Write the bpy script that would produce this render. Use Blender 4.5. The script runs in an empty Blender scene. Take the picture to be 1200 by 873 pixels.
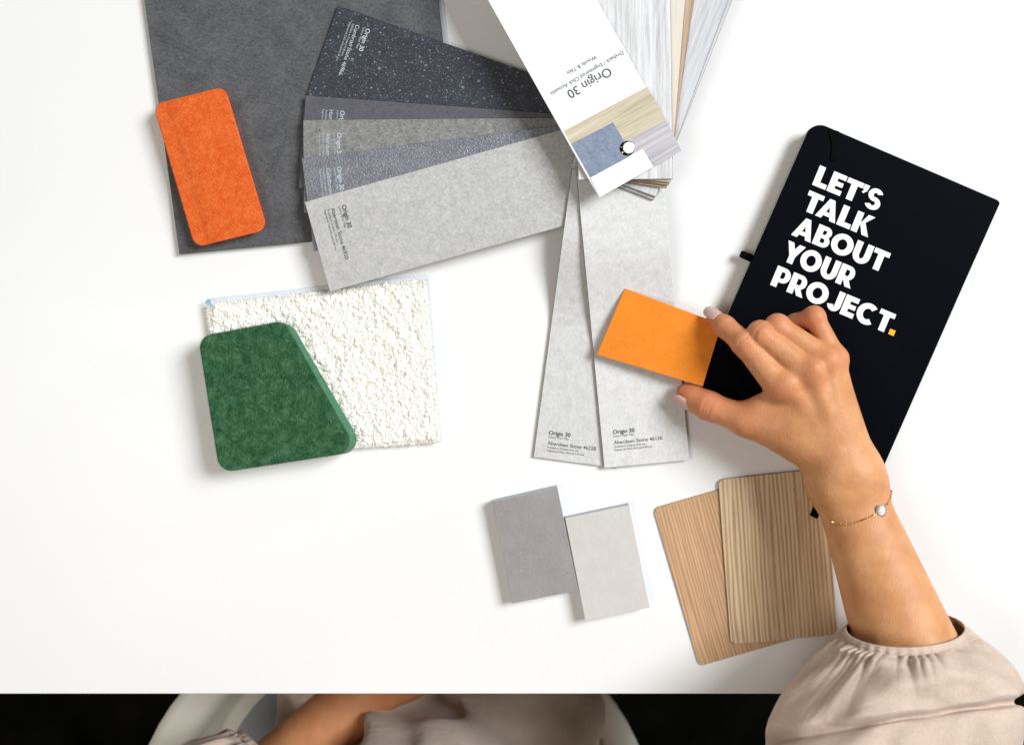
import bpy, bmesh, math, random
import numpy as np
from mathutils import Vector, Matrix, noise
random.seed(7); RNG = np.random.default_rng(7)
SC = bpy.context.scene
COL = SC.collection
R = math.radians

# ------------------------------------------------------------------ camera
H = 0.70                      # camera height above the table top (m)
S = 0.000614                  # metres per photo pixel on the table top
NX, NY = 640.0, 320.0         # photo pixel straight below the lens
cam_d = bpy.data.cameras.new('camera'); cam = bpy.data.objects.new('camera', cam_d); COL.objects.link(cam)
cam.location = (0, 0, H)
cam_d.sensor_width = 36.0
cam_d.lens = 36.0 * H / (1200 * S)
cam_d.shift_x = (600 - NX) / 1200.0
cam_d.shift_y = -(436.5 - NY) / 1200.0
cam_d.clip_start = 0.01; cam_d.clip_end = 50
cam_d.dof.use_dof = True; cam_d.dof.focus_distance = H - 0.012; cam_d.dof.aperture_fstop = 5.6
SC.camera = cam

# ------------------------------------------------------------------ world, lamps, exposure
wd = bpy.data.worlds.new('World'); SC.world = wd; wd.use_nodes = True
bg = wd.node_tree.nodes['Background']; bg.inputs[0].default_value = (1.0, 0.91, 0.75, 1); bg.inputs[1].default_value = 0.19
def area(name, loc, target, size, energy, color):
    d = bpy.data.lights.new(name, 'AREA'); d.shape = 'RECTANGLE'; d.size, d.size_y = size; d.energy = energy; d.color = color
    o = bpy.data.objects.new(name, d); COL.objects.link(o); o.location = loc
    o.rotation_euler = (Vector(target) - Vector(loc)).to_track_quat('-Z', 'Y').to_euler(); return o
area('window_light', (2.45, 1.2, 2.6), (0.0, -0.1, 0), (1.4, 1.5), 178, (0.935, 0.97, 1.0))
area('ceiling_light', (-1.0, -.40, 2.1), (-.3, -.1, 0), (1.0, .9), 14, (1.0, 0.975, 0.93))
SC.view_settings.view_transform = 'Standard'; SC.view_settings.look = 'None'
SC.view_settings.exposure = 0.0; SC.view_settings.gamma = 1.0

# ------------------------------------------------------------------ helpers
def P(px, py, z=0.0):
    k = (H - z) / H
    return np.array(((px - NX) * S * k, -(py - NY) * S * k, z))
mm = 0.001
def tag(o, label=None, cat=None, group=None, kind=None):
    if label: o['label'] = label
    if cat: o['category'] = cat
    if group: o['group'] = group
    if kind: o['kind'] = kind
    return o
def thing(name, loc, label, cat, group=None):
    o = bpy.data.objects.new(name, None); COL.objects.link(o); o.location = loc; o.empty_display_size = .02
    return tag(o, label, cat, group)
def world_loc(o):
    v = Vector((0, 0, 0))
    while o is not None: v = v + o.location; o = o.parent
    return v
def mesh_obj(name, verts, faces, mats, parent=None, smooth=False, fmat=None, loc=None):
    """verts are world coordinates; the object sits in its parent's frame"""
    me = bpy.data.meshes.new(name)
    off = np.array(world_loc(parent)) if parent is not None else (np.array(loc) if loc is not None else np.zeros(3))
    v = np.asarray(verts, dtype=float) - off
    me.from_pydata(v.tolist(), [], [list(f) for f in faces]); me.update()
    if not isinstance(mats, (list, tuple)): mats = [mats]
    for m in mats: me.materials.append(m)
    if fmat is not None: me.polygons.foreach_set('material_index', fmat)
    if smooth: me.polygons.foreach_set('use_smooth', [True] * len(me.polygons))
    o = bpy.data.objects.new(name, me); COL.objects.link(o)
    if parent is not None: o.parent = parent
    elif loc is not None: o.location = loc
    return o
def bevel(o, w, seg=2, ang=30):
    m = o.modifiers.new('bevel', 'BEVEL'); m.width = w; m.segments = seg; m.limit_method = 'ANGLE'; m.angle_limit = R(ang)
    m.harden_normals = False
    return o
def round_poly(pts, rad, n=6):
    """round polygon corners; rad one number or one per corner (px)"""
    out = []; N = len(pts)
    for i in range(N):
        p = np.array(pts[i][:2], float); a = np.array(pts[i-1][:2], float); b = np.array(pts[(i+1) % N][:2], float)
        r = rad[i] if isinstance(rad, (list, tuple)) else rad
        if r <= 0: out.append(tuple(p)); continue
        u = (a - p) / np.linalg.norm(a - p); v = (b - p) / np.linalg.norm(b - p)
        c = np.dot(u, v); half = math.acos(max(-1, min(1, c))) / 2
        d = r / math.tan(half); p0 = p + u * d; p1 = p + v * d
        ctr = p + (u + v) / np.linalg.norm(u + v) * r / math.sin(half)
        a0 = math.atan2(*(p0 - ctr)[::-1]); a1 = math.atan2(*(p1 - ctr)[::-1])
        da = (a1 - a0 + math.pi) % (2 * math.pi) - math.pi
        for k in range(n + 1):
            t = a0 + da * k / n; out.append((ctr[0] + r * math.cos(t), ctr[1] + r * math.sin(t)))
    return out
def prism(name, pts, ztop, th, mats, parent, bev=0.0, bottom=None, zf=None, smooth=False):
    """slab whose upper outline is seen at photo points pts; mats = [top, side]"""
    n = len(pts)
    zt = [(zf(*p) if zf else ztop) for p in pts]
    top = [P(p[0], p[1], z) for p, z in zip(pts, zt)]
    if bottom is None: bot = [t - np.array((0, 0, th)) for t in top]
    else: bot = [P(p[0], p[1], z - th) for p, z in zip(bottom, zt)]
    V = top + bot
    a = sum(top[i][0] * top[(i+1) % n][1] - top[(i+1) % n][0] * top[i][1] for i in range(n))
    up = list(range(n)) if a > 0 else list(range(n))[::-1]
    F = [up, [n + i for i in up[::-1]]]
    for k in range(n):
        i, j = up[k], up[(k + 1) % n]; F.append([i, n + i, n + j, j])
    if not isinstance(mats, (list, tuple)): mats = [mats]
    fm = [0, min(1, len(mats) - 1)] + [min(1, len(mats) - 1)] * n
    o = mesh_obj(name, V, F, mats, parent, fmat=fm)
    if bev: bevel(o, bev)
    return o

def rotpt(p, ang):            # image-space vector, clockwise angle in degrees
    c, s = math.cos(R(ang)), math.sin(R(ang)); return (p[0] * c - p[1] * s, p[0] * s + p[1] * c)
def strip(name, corner, ang, length, width, zfun, th, mats, parent, nseg=28):
    """flexible plank: corner = one end corner, ang = clockwise image angle of its long axis, width goes to +90deg"""
    u = rotpt((1, 0), ang); w = rotpt((0, 1), ang)
    V = []; F = []; fm = []
    for i in range(nseg + 1):
        t = i / nseg; z = zfun(t)
        a = (corner[0] + u[0] * length * t, corner[1] + u[1] * length * t)
        b = (a[0] + w[0] * width, a[1] + w[1] * width)
        pa, pb = P(*a, z), P(*b, z); d = np.array((0, 0, th))
        V += [pa, pb, pb - d, pa - d]
    for i in range(nseg):
        b = 4 * i; c = b + 4
        F += [[b, b+1, c+1, c], [b+1, b+2, c+2, c+1], [b+2, b+3, c+3, c+2], [b+3, b, c, c+3]]; fm += [0, 1, 1, 1]
    F += [[0, 3, 2, 1], [4*nseg, 4*nseg+1, 4*nseg+2, 4*nseg+3]]; fm += [1, 1]
    o = mesh_obj(name, V, F, mats, parent, fmat=fm); bevel(o, .25 * mm, 1, 40); return o

# ------------------------------------------------------------------ materials
def NT(name):
    m = bpy.data.materials.new(name); m.use_nodes = True; t = m.node_tree
    return m, t, t.nodes['Principled BSDF']
def lin(r, g, b):
    f = lambda c: (c / 255) / 12.92 if c / 255 <= .04045 else ((c / 255 + .055) / 1.055) ** 2.4
    return (f(r), f(g), f(b), 1)
def coords(t, rot=0.0, scale=(1, 1, 1), loc=(0, 0, 0)):
    tc = t.nodes.new('ShaderNodeTexCoord'); mp = t.nodes.new('ShaderNodeMapping')
    mp.inputs['Rotation'].default_value = (0, 0, R(rot)); mp.inputs['Scale'].default_value = scale; mp.inputs['Location'].default_value = loc
    r = t.nodes.new('ShaderNodeMapping'); r.inputs['Rotation'].default_value = (0, 0, R(rot)); mp.inputs['Rotation'].default_value = (0, 0, 0)
    t.links.new(tc.outputs['Object'], r.inputs[0]); t.links.new(r.outputs[0], mp.inputs[0]); return mp.outputs[0]
def tex_noise(t, vec, scale, detail=4, rough=.55, dist=0.0):
    n = t.nodes.new('ShaderNodeTexNoise'); n.inputs['Scale'].default_value = scale; n.inputs['Detail'].default_value = detail
    n.inputs['Roughness'].default_value = rough; n.inputs['Distortion'].default_value = dist
    t.links.new(vec, n.inputs['Vector']); return n.outputs[0]
def ramp(t, fac, stops):
    r = t.nodes.new('ShaderNodeValToRGB'); e = r.color_ramp.elements
    e[0].position, e[0].color = stops[0]; e[1].position, e[1].color = stops[-1]
    for s in stops[1:-1]: x = e.new(s[0]); x.color = s[1]
    t.links.new(fac, r.inputs[0]); return r.outputs[0]
def mix(t, fac, a, b, mode='MIX'):
    m = t.nodes.new('ShaderNodeMix'); m.data_type = 'RGBA'; m.blend_type = mode
    for s, v in ((m.inputs[0], fac), (m.inputs[6], a), (m.inputs[7], b)):
        if isinstance(v, bpy.types.NodeSocket): t.links.new(v, s)
        else: s.default_value = v
    return m.outputs[2]
def math_n(t, op, a, b=None):
    m = t.nodes.new('ShaderNodeMath'); m.operation = op
    for s, v in ((m.inputs[0], a), (m.inputs[1], b)):
        if v is None: continue
        if isinstance(v, bpy.types.NodeSocket): t.links.new(v, s)
        else: s.default_value = v
    return m.outputs[0]
def bump(t, p, h, dist, strength=1.0):
    b = t.nodes.new('ShaderNodeBump'); b.inputs['Distance'].default_value = dist; b.inputs['Strength'].default_value = strength
    t.links.new(h, b.inputs['Height'])
    if p.inputs['Normal'].is_linked: t.links.new(p.inputs['Normal'].links[0].from_socket, b.inputs['Normal'])
    t.links.new(b.outputs[0], p.inputs['Normal'])
def plain(name, col, rough=.5, spec=.5, metal=0.0, nscale=0, namp=0.0, bdist=0.0):
    m, t, p = NT(name); p.inputs['Roughness'].default_value = rough; p.inputs['Metallic'].default_value = metal
    p.inputs['Specular IOR Level'].default_value = spec
    v = coords(t); n = tex_noise(t, v, nscale or 300, 5)
    lo = tuple(c * (1 - namp) for c in col[:3]) + (1,); hi = tuple(min(1, c * (1 + namp)) for c in col[:3]) + (1,)
    t.links.new(ramp(t, n, [(.3, lo), (.7, hi)]), p.inputs['Base Color'])
    if bdist: bump(t, p, n, bdist)
    return m
def stone(name, c1, c2, rot=0, big=28, fine=420, rough=.55, bdist=.00006, speck=None, spec=.5, glit=0):
    """mineral surface: clouding + grain (+ chips)"""
    m, t, p = NT(name); v = coords(t, rot); p.inputs['Roughness'].default_value = rough; p.inputs['Specular IOR Level'].default_value = spec
    a = tex_noise(t, v, big, 8, .66, .6); b = tex_noise(t, v, fine, 6, .7)
    vs = coords(t, rot, (1, 2.4, 1)); c = tex_noise(t, vs, big * 3.4, 5, .6)
    f = math_n(t, 'ADD', math_n(t, 'MULTIPLY', a, .36), math_n(t, 'ADD', math_n(t, 'MULTIPLY', b, .44), math_n(t, 'MULTIPLY', c, .2)))
    col = ramp(t, f, [(.38, c1), (.62, c2)])
    if speck:
        for sc, th, cc in speck:
            vo = t.nodes.new('ShaderNodeTexVoronoi'); vo.inputs['Scale'].default_value = sc; vo.inputs['Randomness'].default_value = 1
            w = t.nodes.new('ShaderNodeVectorMath'); w.operation = 'ADD'
            nn = t.nodes.new('ShaderNodeTexNoise'); nn.inputs['Scale'].default_value = sc * 2.2; nn.inputs['Detail'].default_value = 3; t.links.new(v, nn.inputs['Vector'])
            s2 = t.nodes.new('ShaderNodeVectorMath'); s2.operation = 'SCALE'; s2.inputs[3].default_value = .55 / sc; t.links.new(nn.outputs[1], s2.inputs[0])
            t.links.new(v, w.inputs[0]); t.links.new(s2.outputs[0], w.inputs[1]); t.links.new(w.outputs[0], vo.inputs['Vector'])
            sep = t.nodes.new('ShaderNodeSeparateColor'); t.links.new(vo.outputs['Color'], sep.inputs[0])
            thr = math_n(t, 'MULTIPLY', math_n(t, 'POWER', sep.outputs[0], 3.0), th)
            k = math_n(t, 'LESS_THAN', vo.outputs['Distance'], thr)
            k = math_n(t, 'MULTIPLY', k, sep.outputs[1])
            col = mix(t, k, col, cc)
    t.links.new(col, p.inputs['Base Color']); bump(t, p, b, bdist)
    if glit:
        g = tex_noise(t, v, 700, 2, .5); bump(t, p, ramp(t, g, [(.42, (0, 0, 0, 1)), (.62, (1, 1, 1, 1))]), glit)
    return m
def wood(name, c1, c2, c3, rot, lines=260, rough=.45, seed=0.0, straight=False, contrast=(.35, .65)):
    """grain runs along local X after rotation"""
    m, t, p = NT(name); p.inputs['Roughness'].default_value = rough
    v = coords(t, rot, (1, 1, 1), (seed, seed * 1.7, 0)); vs = coords(t, rot, (.05, 1, 1), (seed, seed * 1.7, 0))
    v3 = coords(t, rot, (.012, 1, 1), (seed, seed, 0))
    a = tex_noise(t, vs, lines, 4, .6, 0.0 if straight else .35); b = tex_noise(t, coords(t, rot, (.04, 1, 1)), lines * 5, 3, .6)
    c = tex_noise(t, v3, lines * .28, 3, .5)
    f = math_n(t, 'ADD', math_n(t, 'MULTIPLY', a, .6), math_n(t, 'ADD', math_n(t, 'MULTIPLY', b, .2), math_n(t, 'MULTIPLY', c, .2)))
    col = ramp(t, f, [(contrast[0], c1), ((contrast[0] + contrast[1]) / 2, c2), (contrast[1], c3)])
    t.links.new(col, p.inputs['Base Color']); bump(t, p, b, .00004); return m
def zebra(name, c1, c2, c3, rot, freq):
    """quarter cut veneer: straight dark pencil stripes with slight wander"""
    m, t, p = NT(name); p.inputs['Roughness'].default_value = .42
    v = coords(t, rot); sx = t.nodes.new('ShaderNodeSeparateXYZ'); t.links.new(v, sx.inputs[0])
    w = tex_noise(t, coords(t, rot, (.10, 1, 1)), 55, 3, .5)
    y = math_n(t, 'ADD', sx.outputs[1], math_n(t, 'MULTIPLY', w, .0085))
    # stretched 1-D noises across the grain
    cx = t.nodes.new('ShaderNodeCombineXYZ'); t.links.new(y, cx.inputs[1])
    t.links.new(math_n(t, 'MULTIPLY', sx.outputs[0], .03), cx.inputs[0])
    sn = math_n(t, 'SINE', math_n(t, 'MULTIPLY', y, freq * 2 * math.pi))
    n1 = tex_noise(t, cx.outputs[0], freq * 1.2, 2, .5); n2 = tex_noise(t, cx.outputs[0], freq * 5, 3, .6)
    f = math_n(t, 'ADD', math_n(t, 'MULTIPLY', sn, .13), math_n(t, 'ADD', math_n(t, 'MULTIPLY', n1, .65), math_n(t, 'MULTIPLY', n2, .35)))
    col = ramp(t, f, [(.36, c1), (.52, c2), (.66, c3)])
    g = tex_noise(t, coords(t, rot, (.06, 1, 1)), 2600, 2, .6)
    col = mix(t, math_n(t, 'MULTIPLY', g, .22), col, c3)
    t.links.new(col, p.inputs['Base Color']); bump(t, p, g, .00005); return m
def felt(name, dark, mid, light, bd=.0004, crease=None, fleck=1.0):
    m, t, p = NT(name); p.inputs['Roughness'].default_value = .95; p.inputs['Specular IOR Level'].default_value = .15
    p.inputs['Sheen Weight'].default_value = .12; p.inputs['Sheen Roughness'].default_value = .5
    v = coords(t)
    a = tex_noise(t, v, 140, 6, .7, .4)
    f1 = tex_noise(t, coords(t, 31, (.22, 1, 1)), 1500, 3, .6, .8); f2 = tex_noise(t, coords(t, -48, (.22, 1, 1)), 1400, 3, .6, .8)
    f3 = tex_noise(t, coords(t, 85, (.22, 1, 1)), 1600, 3, .6, .8)
    fib = math_n(t, 'MAXIMUM', math_n(t, 'MAXIMUM', f1, f2), f3)
    f = math_n(t, 'ADD', math_n(t, 'MULTIPLY', a, .33), math_n(t, 'MULTIPLY', fib, .67))
    t.links.new(ramp(t, f, [(.43, dark), (.53, mid), (.66, light)]), p.inputs['Base Color'])
    bump(t, p, fib, bd)
    if crease:
        sx = t.nodes.new('ShaderNodeSeparateXYZ'); t.links.new(coords(t, crease), sx.inputs[0])
        w = tex_noise(t, coords(t, crease, (1, .2, 1)), 30, 2)
        for c0, amp in ((-.0135, .0007), (-.0085, .0003)):
            d = math_n(t, 'ADD', math_n(t, 'ADD', sx.outputs[0], -c0), math_n(t, 'MULTIPLY', math_n(t, 'ADD', w, -.5), .010))
            s = t.nodes.new('ShaderNodeMapRange'); s.interpolation_type = 'SMOOTHSTEP'; s.inputs[1].default_value = -.0028; s.inputs[2].default_value = .0028
            t.links.new(d, s.inputs[0]); bump(t, p, s.outputs[0], amp)
    return m

M = {}
M['table'] = plain('white_laminate', (.86, .86, .855, 1), .28, .25, nscale=6, namp=.006)
M['table_side'] = plain('white_edge', (.7, .7, .68, 1), .4)
def table_wear():
    m = M['table']; t = m.node_tree; p = t.nodes['Principled BSDF']; v = coords(t)
    a = tex_noise(t, v, 7, 5, .6, .8); b = tex_noise(t, coords(t, 35, (.08, 1, 1)), 420, 2, .5)
    t.links.new(ramp(t, a, [(.35, (.22, .22, .22, 1)), (.65, (.36, .36, .36, 1))]), p.inputs['Roughness'])
    vo = t.nodes.new('ShaderNodeTexVoronoi'); vo.inputs['Scale'].default_value = 26; t.links.new(v, vo.inputs['Vector'])
    sp = t.nodes.new('ShaderNodeSeparateColor'); t.links.new(vo.outputs['Color'], sp.inputs[0])
    k = math_n(t, 'MULTIPLY', math_n(t, 'LESS_THAN', vo.outputs['Distance'], .0065), math_n(t, 'GREATER_THAN', sp.outputs[0], .72))
    src = p.inputs['Base Color'].links[0].from_socket
    t.links.new(mix(t, math_n(t, 'MULTIPLY', k, .35), src, (.5, .48, .44, 1)), p.inputs['Base Color'])
table_wear()
M['board'] = stone('anthracite_slate', lin(68, 69, 71), lin(104, 105, 108), 8, big=75, fine=640, rough=.75, spec=.25, bdist=.00018)
M['board_side'] = plain('anthracite_core', lin(38, 38, 40), .7)
M['halo'] = plain('pale_halo', lin(205, 212, 218), .5)  # pale blue-white painted to imitate a bright halo, no real backing
M['s1'] = stone('black_terrazzo', lin(30, 33, 42), lin(58, 62, 74), -19, big=120, fine=900, rough=.5, bdist=.0001,
                speck=[(1500, .6, lin(98, 104, 118)), (900, .46, lin(124, 130, 142)), (480, .38, lin(138, 144, 156)), (250, .30, lin(122, 128, 140))])
M['s2'] = stone('slate_blue_stone', lin(72, 72, 79), lin(98, 98, 106), -4, big=240, fine=700)
M['s3'] = stone('warm_grey_stone', lin(98, 98, 97), lin(156, 155, 154), 0, big=230, fine=520, rough=.6)
M['s4'] = stone('blue_grey_stone', lin(96, 98, 107), lin(136, 138, 148), 7, big=120, fine=600, rough=.3, bdist=.0001, spec=.8, glit=.00022)
M['s5'] = stone('light_grey_stone', lin(164, 164, 163), lin(206, 205, 204), 16, big=210, fine=480, rough=.55)
M['d1'] = stone('pale_grey_stone', lin(192, 192, 192), lin(220, 220, 220), 80, big=160, fine=420, rough=.55)
M['d2'] = stone('pale_grey_veined_stone', lin(202, 202, 202), lin(229, 229, 229), 95, big=140, fine=420, rough=.55)
M['core'] = plain('dark_vinyl_core', lin(82, 76, 70), .7, nscale=200, namp=.2)
M['core_br'] = plain('brown_vinyl_core', lin(118, 98, 82), .7, nscale=200, namp=.25)
M['core_w'] = plain('pale_vinyl_core', lin(196, 194, 186), .7)
M['wA'] = wood('whitewashed_wood', lin(178, 176, 178), lin(214, 214, 216), lin(234, 234, 236), 90, 420, .5, .3)
M['wB'] = wood('beige_wood', lin(200, 188, 172), lin(220, 211, 198), lin(230, 224, 214), 94.6, 420, .5, .7)
M['wC'] = wood('tan_wood', lin(160, 130, 104), lin(186, 158, 132), lin(200, 176, 150), 97.5, 240, .5, .9)
M['wD'] = wood('grey_white_wood', lin(172, 174, 180), lin(200, 202, 206), lin(218, 219, 222), 110.5, 420, .5, 1.3)
M['cover'] = plain('white_card', (.86, .865, .88, 1), .42, .4, nscale=20, namp=.005)
M['white_print'] = plain('white_print', (.88, .88, .88, 1), .5)
M['print_oak'] = wood('printed_oak', lin(172, 160, 134), lin(202, 192, 168), lin(218, 210, 190), -30, 300, .45, 2.2)
M['print_blue'] = stone('printed_blue_stone', lin(112, 124, 148), lin(146, 157, 178), 30, big=60, fine=500, rough=.45)
M['print_lilac'] = wood('printed_grey_oak', lin(160, 156, 164), lin(190, 186, 192), lin(208, 205, 210), -30, 380, .45, 3.1)
M['ink'] = plain('dark_ink', lin(60, 66, 74), .6)
M['ink_black'] = plain('black_ink', lin(42, 42, 46), .6)
M['ink_white'] = plain('pale_ink', lin(188, 198, 208), .6)
M['brass'] = plain('brass', (.62, .47, .25, 1), .3, metal=1)
M['steel'] = plain('polished_cap', (.9, .9, .9, 1), .35, metal=0)
M['black'] = plain('black_soft_cover', (.0016, .0020, .0040, 1), .55, .03, nscale=900, namp=.3, bdist=.00003)
M['page'] = plain('page_edges', (.5, .48, .42, 1), .8)
M['ribbon'] = plain('black_ribbon', (.0016, .0016, .002, 1), .75, .05, nscale=2000, namp=.4, bdist=.0001)
M['letter_w'] = plain('white_lettering', (.92, .92, .92, 1), .5)
M['letter_y'] = plain('yellow_lettering', lin(250, 176, 10), .5)
M['green'] = felt('green_felt', lin(20, 54, 34), lin(40, 84, 54), lin(86, 128, 92))
M['green_side'] = felt('green_felt_cut', lin(58, 108, 80), lin(72, 126, 96), lin(94, 146, 116))
M['orange'] = felt('orange_felt', lin(206, 77, 26), lin(223, 97, 37), lin(238, 128, 66), crease=-17)
M['orange_side'] = felt('orange_felt_cut', lin(214, 84, 34), lin(226, 98, 44), lin(236, 120, 66))
M['card'] = stone('orange_card', lin(232, 126, 10), lin(245, 144, 22), 20, big=60, fine=600, rough=.7, bdist=.00005)
M['card_side'] = plain('orange_card_edge', lin(235, 130, 40), .8)
M['tile1'] = stone('grey_tile', lin(138, 134, 134), lin(162, 158, 158), 75, big=40, fine=700, rough=.65, speck=[(330, .22, lin(186, 180, 178)), (260, .16, lin(120, 116, 116))])
M['tile2'] = stone('light_grey_tile', lin(198, 194, 190), lin(212, 209, 206), 75, big=40, fine=700, rough=.65, speck=[(330, .2, lin(222, 214, 208)), (260, .12, lin(176, 172, 170))])
M['tile_side'] = plain('tile_edge', lin(180, 186, 192), .6)  # pale blue tint stands in for light reflected on the tile edges
M['tile_body'] = plain('tile_body', lin(186, 168, 128), .8)
M['lam1'] = zebra('warm_oak_laminate', lin(174, 134, 98), lin(194, 154, 116), lin(208, 172, 134), 73.8, 420)
M['lam2'] = zebra('striped_ash_laminate', lin(170, 137, 103), lin(206, 178, 142), lin(220, 197, 163), 85.5, 330)
M['lam_side'] = plain('laminate_core', lin(60, 44, 34), .7)
M['wool'] = plain('cream_wool', (.95, .925, .87, 1), .95, .05, nscale=90, namp=.05)
M['wool_back'] = plain('rug_backing_halo', lin(214, 220, 226), .9, nscale=300, namp=.06)  # backing tinted bluish to imitate the halo around the rug
M['wool_blue'] = plain('blue_thread', lin(110, 190, 226), .8)
M['floor'] = plain('dark_floor', (.006, .006, .0052, 1), .9, 0.0, nscale=12, namp=.6)
M['shell'] = plain('white_plastic', (.78, .75, .66, 1), .35)
M['pad'] = plain('grey_seat_pad', (.30, .31, .34, 1), .9, nscale=800, namp=.1)
M['legs'] = plain('dark_metal', (.03, .03, .03, 1), .4, metal=1)
M['gold'] = plain('gold_chain', (.95, .66, .30, 1), .2, metal=1)
M['gem'] = plain('clear_stone', (.82, .85, .9, 1), .06, .9, nscale=1600, namp=.3, bdist=.0006)
M['nail'] = plain('nail_varnish', lin(206, 172, 162), .3, .5)

def cloth_mat(name, c, dark):
    m, t, p = NT(name); p.inputs['Roughness'].default_value = .9; p.inputs['Specular IOR Level'].default_value = .2
    p.inputs['Sheen Weight'].default_value = .15
    v = coords(t); a = tex_noise(t, v, 30, 4); 
    w1 = tex_noise(t, coords(t, 20, (.12, 1, 1)), 2300, 2); w2 = tex_noise(t, coords(t, 110, (.12, 1, 1)), 2300, 2)
    w = math_n(t, 'MAXIMUM', w1, w2)
    f = math_n(t, 'ADD', math_n(t, 'MULTIPLY', a, .35), math_n(t, 'MULTIPLY', w, .65))
    t.links.new(ramp(t, f, [(.4, dark), (.62, c)]), p.inputs['Base Color']); bump(t, p, w, .00018)
    bump(t, p, tex_noise(t, coords(t, 75, (1, .35, 1)), 70, 4, .55, 1.5), .0012)
    return m
M['linen'] = cloth_mat('beige_linen', lin(212, 191, 175), lin(180, 159, 144))
M['trouser'] = cloth_mat('taupe_cotton', lin(98, 86, 77), lin(78, 69, 63))
def skin_mat():
    m, t, p = NT('skin'); p.inputs['Roughness'].default_value = .46; p.inputs['Specular IOR Level'].default_value = .35
    p.inputs['Subsurface Weight'].default_value = .12; p.inputs['Subsurface Radius'].default_value = (.006, .0022, .0012); p.inputs['Subsurface Scale'].default_value = .6
    at = t.nodes.new('ShaderNodeAttribute'); at.attribute_name = 'blush'
    v = coords(t); a = tex_noise(t, v, 60, 4, .55); fine = tex_noise(t, v, 900, 3, .5)
    base = ramp(t, a, [(.3, lin(196, 134, 88)), (.7, lin(216, 158, 108))])
    f = math_n(t, 'MINIMUM', math_n(t, 'MULTIPLY', at.outputs['Fac'], math_n(t, 'ADD', a, .5)), 1.0)
    col = mix(t, f, base, lin(210, 124, 92))
    t.links.new(col, p.inputs['Base Color'])
    vo = t.nodes.new('ShaderNodeTexVoronoi'); vo.inputs['Scale'].default_value = 1100; t.links.new(v, vo.inputs['Vector'])
    bump(t, p, vo.outputs['Distance'], .00014); bump(t, p, fine, .00012); bump(t, p, tex_noise(t, coords(t, 60, (1, .25, 1)), 420, 4, .6), .0002)
    bump(t, p, tex_noise(t, v, 130, 3, .5), .0004)
    return m
M['skin'] = skin_mat()

# ------------------------------------------------------------------ setting: floor
fl = mesh_obj('floor', [(-3, -3, -.74), (3, -3, -.74), (3, 3, -.74), (-3, 3, -.74)], [[0, 1, 2, 3]], M['floor']); tag(fl, kind='structure')

# ------------------------------------------------------------------ table
EDGE_Y = P(0, 813, 0)[1]
tb = thing('table', (0, .15, -.74), 'white glossy table carrying all the material samples', 'table')
x0, x1, y0, y1 = -.95, .95, EDGE_Y, .75
V = [(x0, y0, 0), (x1, y0, 0), (x1, y1, 0), (x0, y1, 0), (x0, y0, -.025), (x1, y0, -.025), (x1, y1, -.025), (x0, y1, -.025)]
F = [[0, 1, 2, 3], [7, 6, 5, 4], [0, 4, 5, 1], [1, 5, 6, 2], [2, 6, 7, 3], [3, 7, 4, 0]]
bevel(mesh_obj('tabletop', V, F, [M['table'], M['table_side']], tb, fmat=[0, 0, 1, 1, 1, 1]), .001, 2)
for lx in (x0 + .08, x1 - .08):
    for ly in (y0 + .08, y1 - .08):
        a = .025; V = [(lx + sx * a, ly + sy * a, z) for z in (-.7395, -.0255) for sx, sy in ((-1, -1), (1, -1), (1, 1), (-1, 1))]
        bevel(mesh_obj('leg', V, [[3, 2, 1, 0], [4, 5, 6, 7], [0, 1, 5, 4], [1, 2, 6, 5], [2, 3, 7, 6], [3, 0, 4, 7]], M['table_side'], tb), .003)

# ------------------------------------------------------------------ chair
ch = thing('chair', tuple(P(470, 900, -.74)), 'white shell chair pulled up under the near table edge', 'chair')
def chair_shell():
    cx, cy, _ = P(470, 960, -.25); nu, nv = 72, 26; V = []; F = []
    for j in range(nv):
        s = j / (nv - 1)
        for i in range(nu):
            a = 2 * math.pi * i / nu; ca, sa = math.cos(a), math.sin(a)
            e = 2.2; rr = (abs(ca) ** e + abs(sa) ** e) ** (-1 / e)
            w = .245 * s; d = .225 * s
            back = max(0, -sa) ** 1.2
            fl_ = min(1, max(0, (s - .83) / .08)); fl_ = fl_ * fl_ * (3 - 2 * fl_); z = -.275 + .01 * s + .055 * fl_ + .36 * back * max(0, (s - .62) / .38) ** 1.5
            V.append((cx + ca * rr * w, cy + sa * rr * d - .05 * back * s ** 3, z))
    for j in range(nv - 1):
        for i in range(nu): F.append([j * nu + i, j * nu + (i + 1) % nu, (j + 1) * nu + (i + 1) % nu, (j + 1) * nu + i])
    o = mesh_obj('seat_shell', V, F, M['shell'], ch, smooth=True)
    s = o.modifiers.new('thick', 'SOLIDIFY'); s.thickness = .009; s.offset = -1
    return cx, cy
ccx, ccy = chair_shell()
def pad():
    nu, nv = 64, 10; V = []; F = []
    for j in range(nv):
        s = j / (nv - 1)
        for i in range(nu):
            a = 2 * math.pi * i / nu; e = 2.2; ca, sa = math.cos(a), math.sin(a); rr = (abs(ca) ** e + abs(sa) ** e) ** (-1 / e)
            V.append((ccx + ca * rr * .195 * s, ccy + sa * rr * .175 * s, -.247 - .016 * s ** 6))
    for j in range(nv - 1):
        for i in range(nu): F.append([j * nu + i, j * nu + (i + 1) % nu, (j + 1) * nu + (i + 1) % nu, (j + 1) * nu + i])
    mesh_obj('seat_pad', V, F, M['pad'], ch, smooth=True)
pad()
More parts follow.
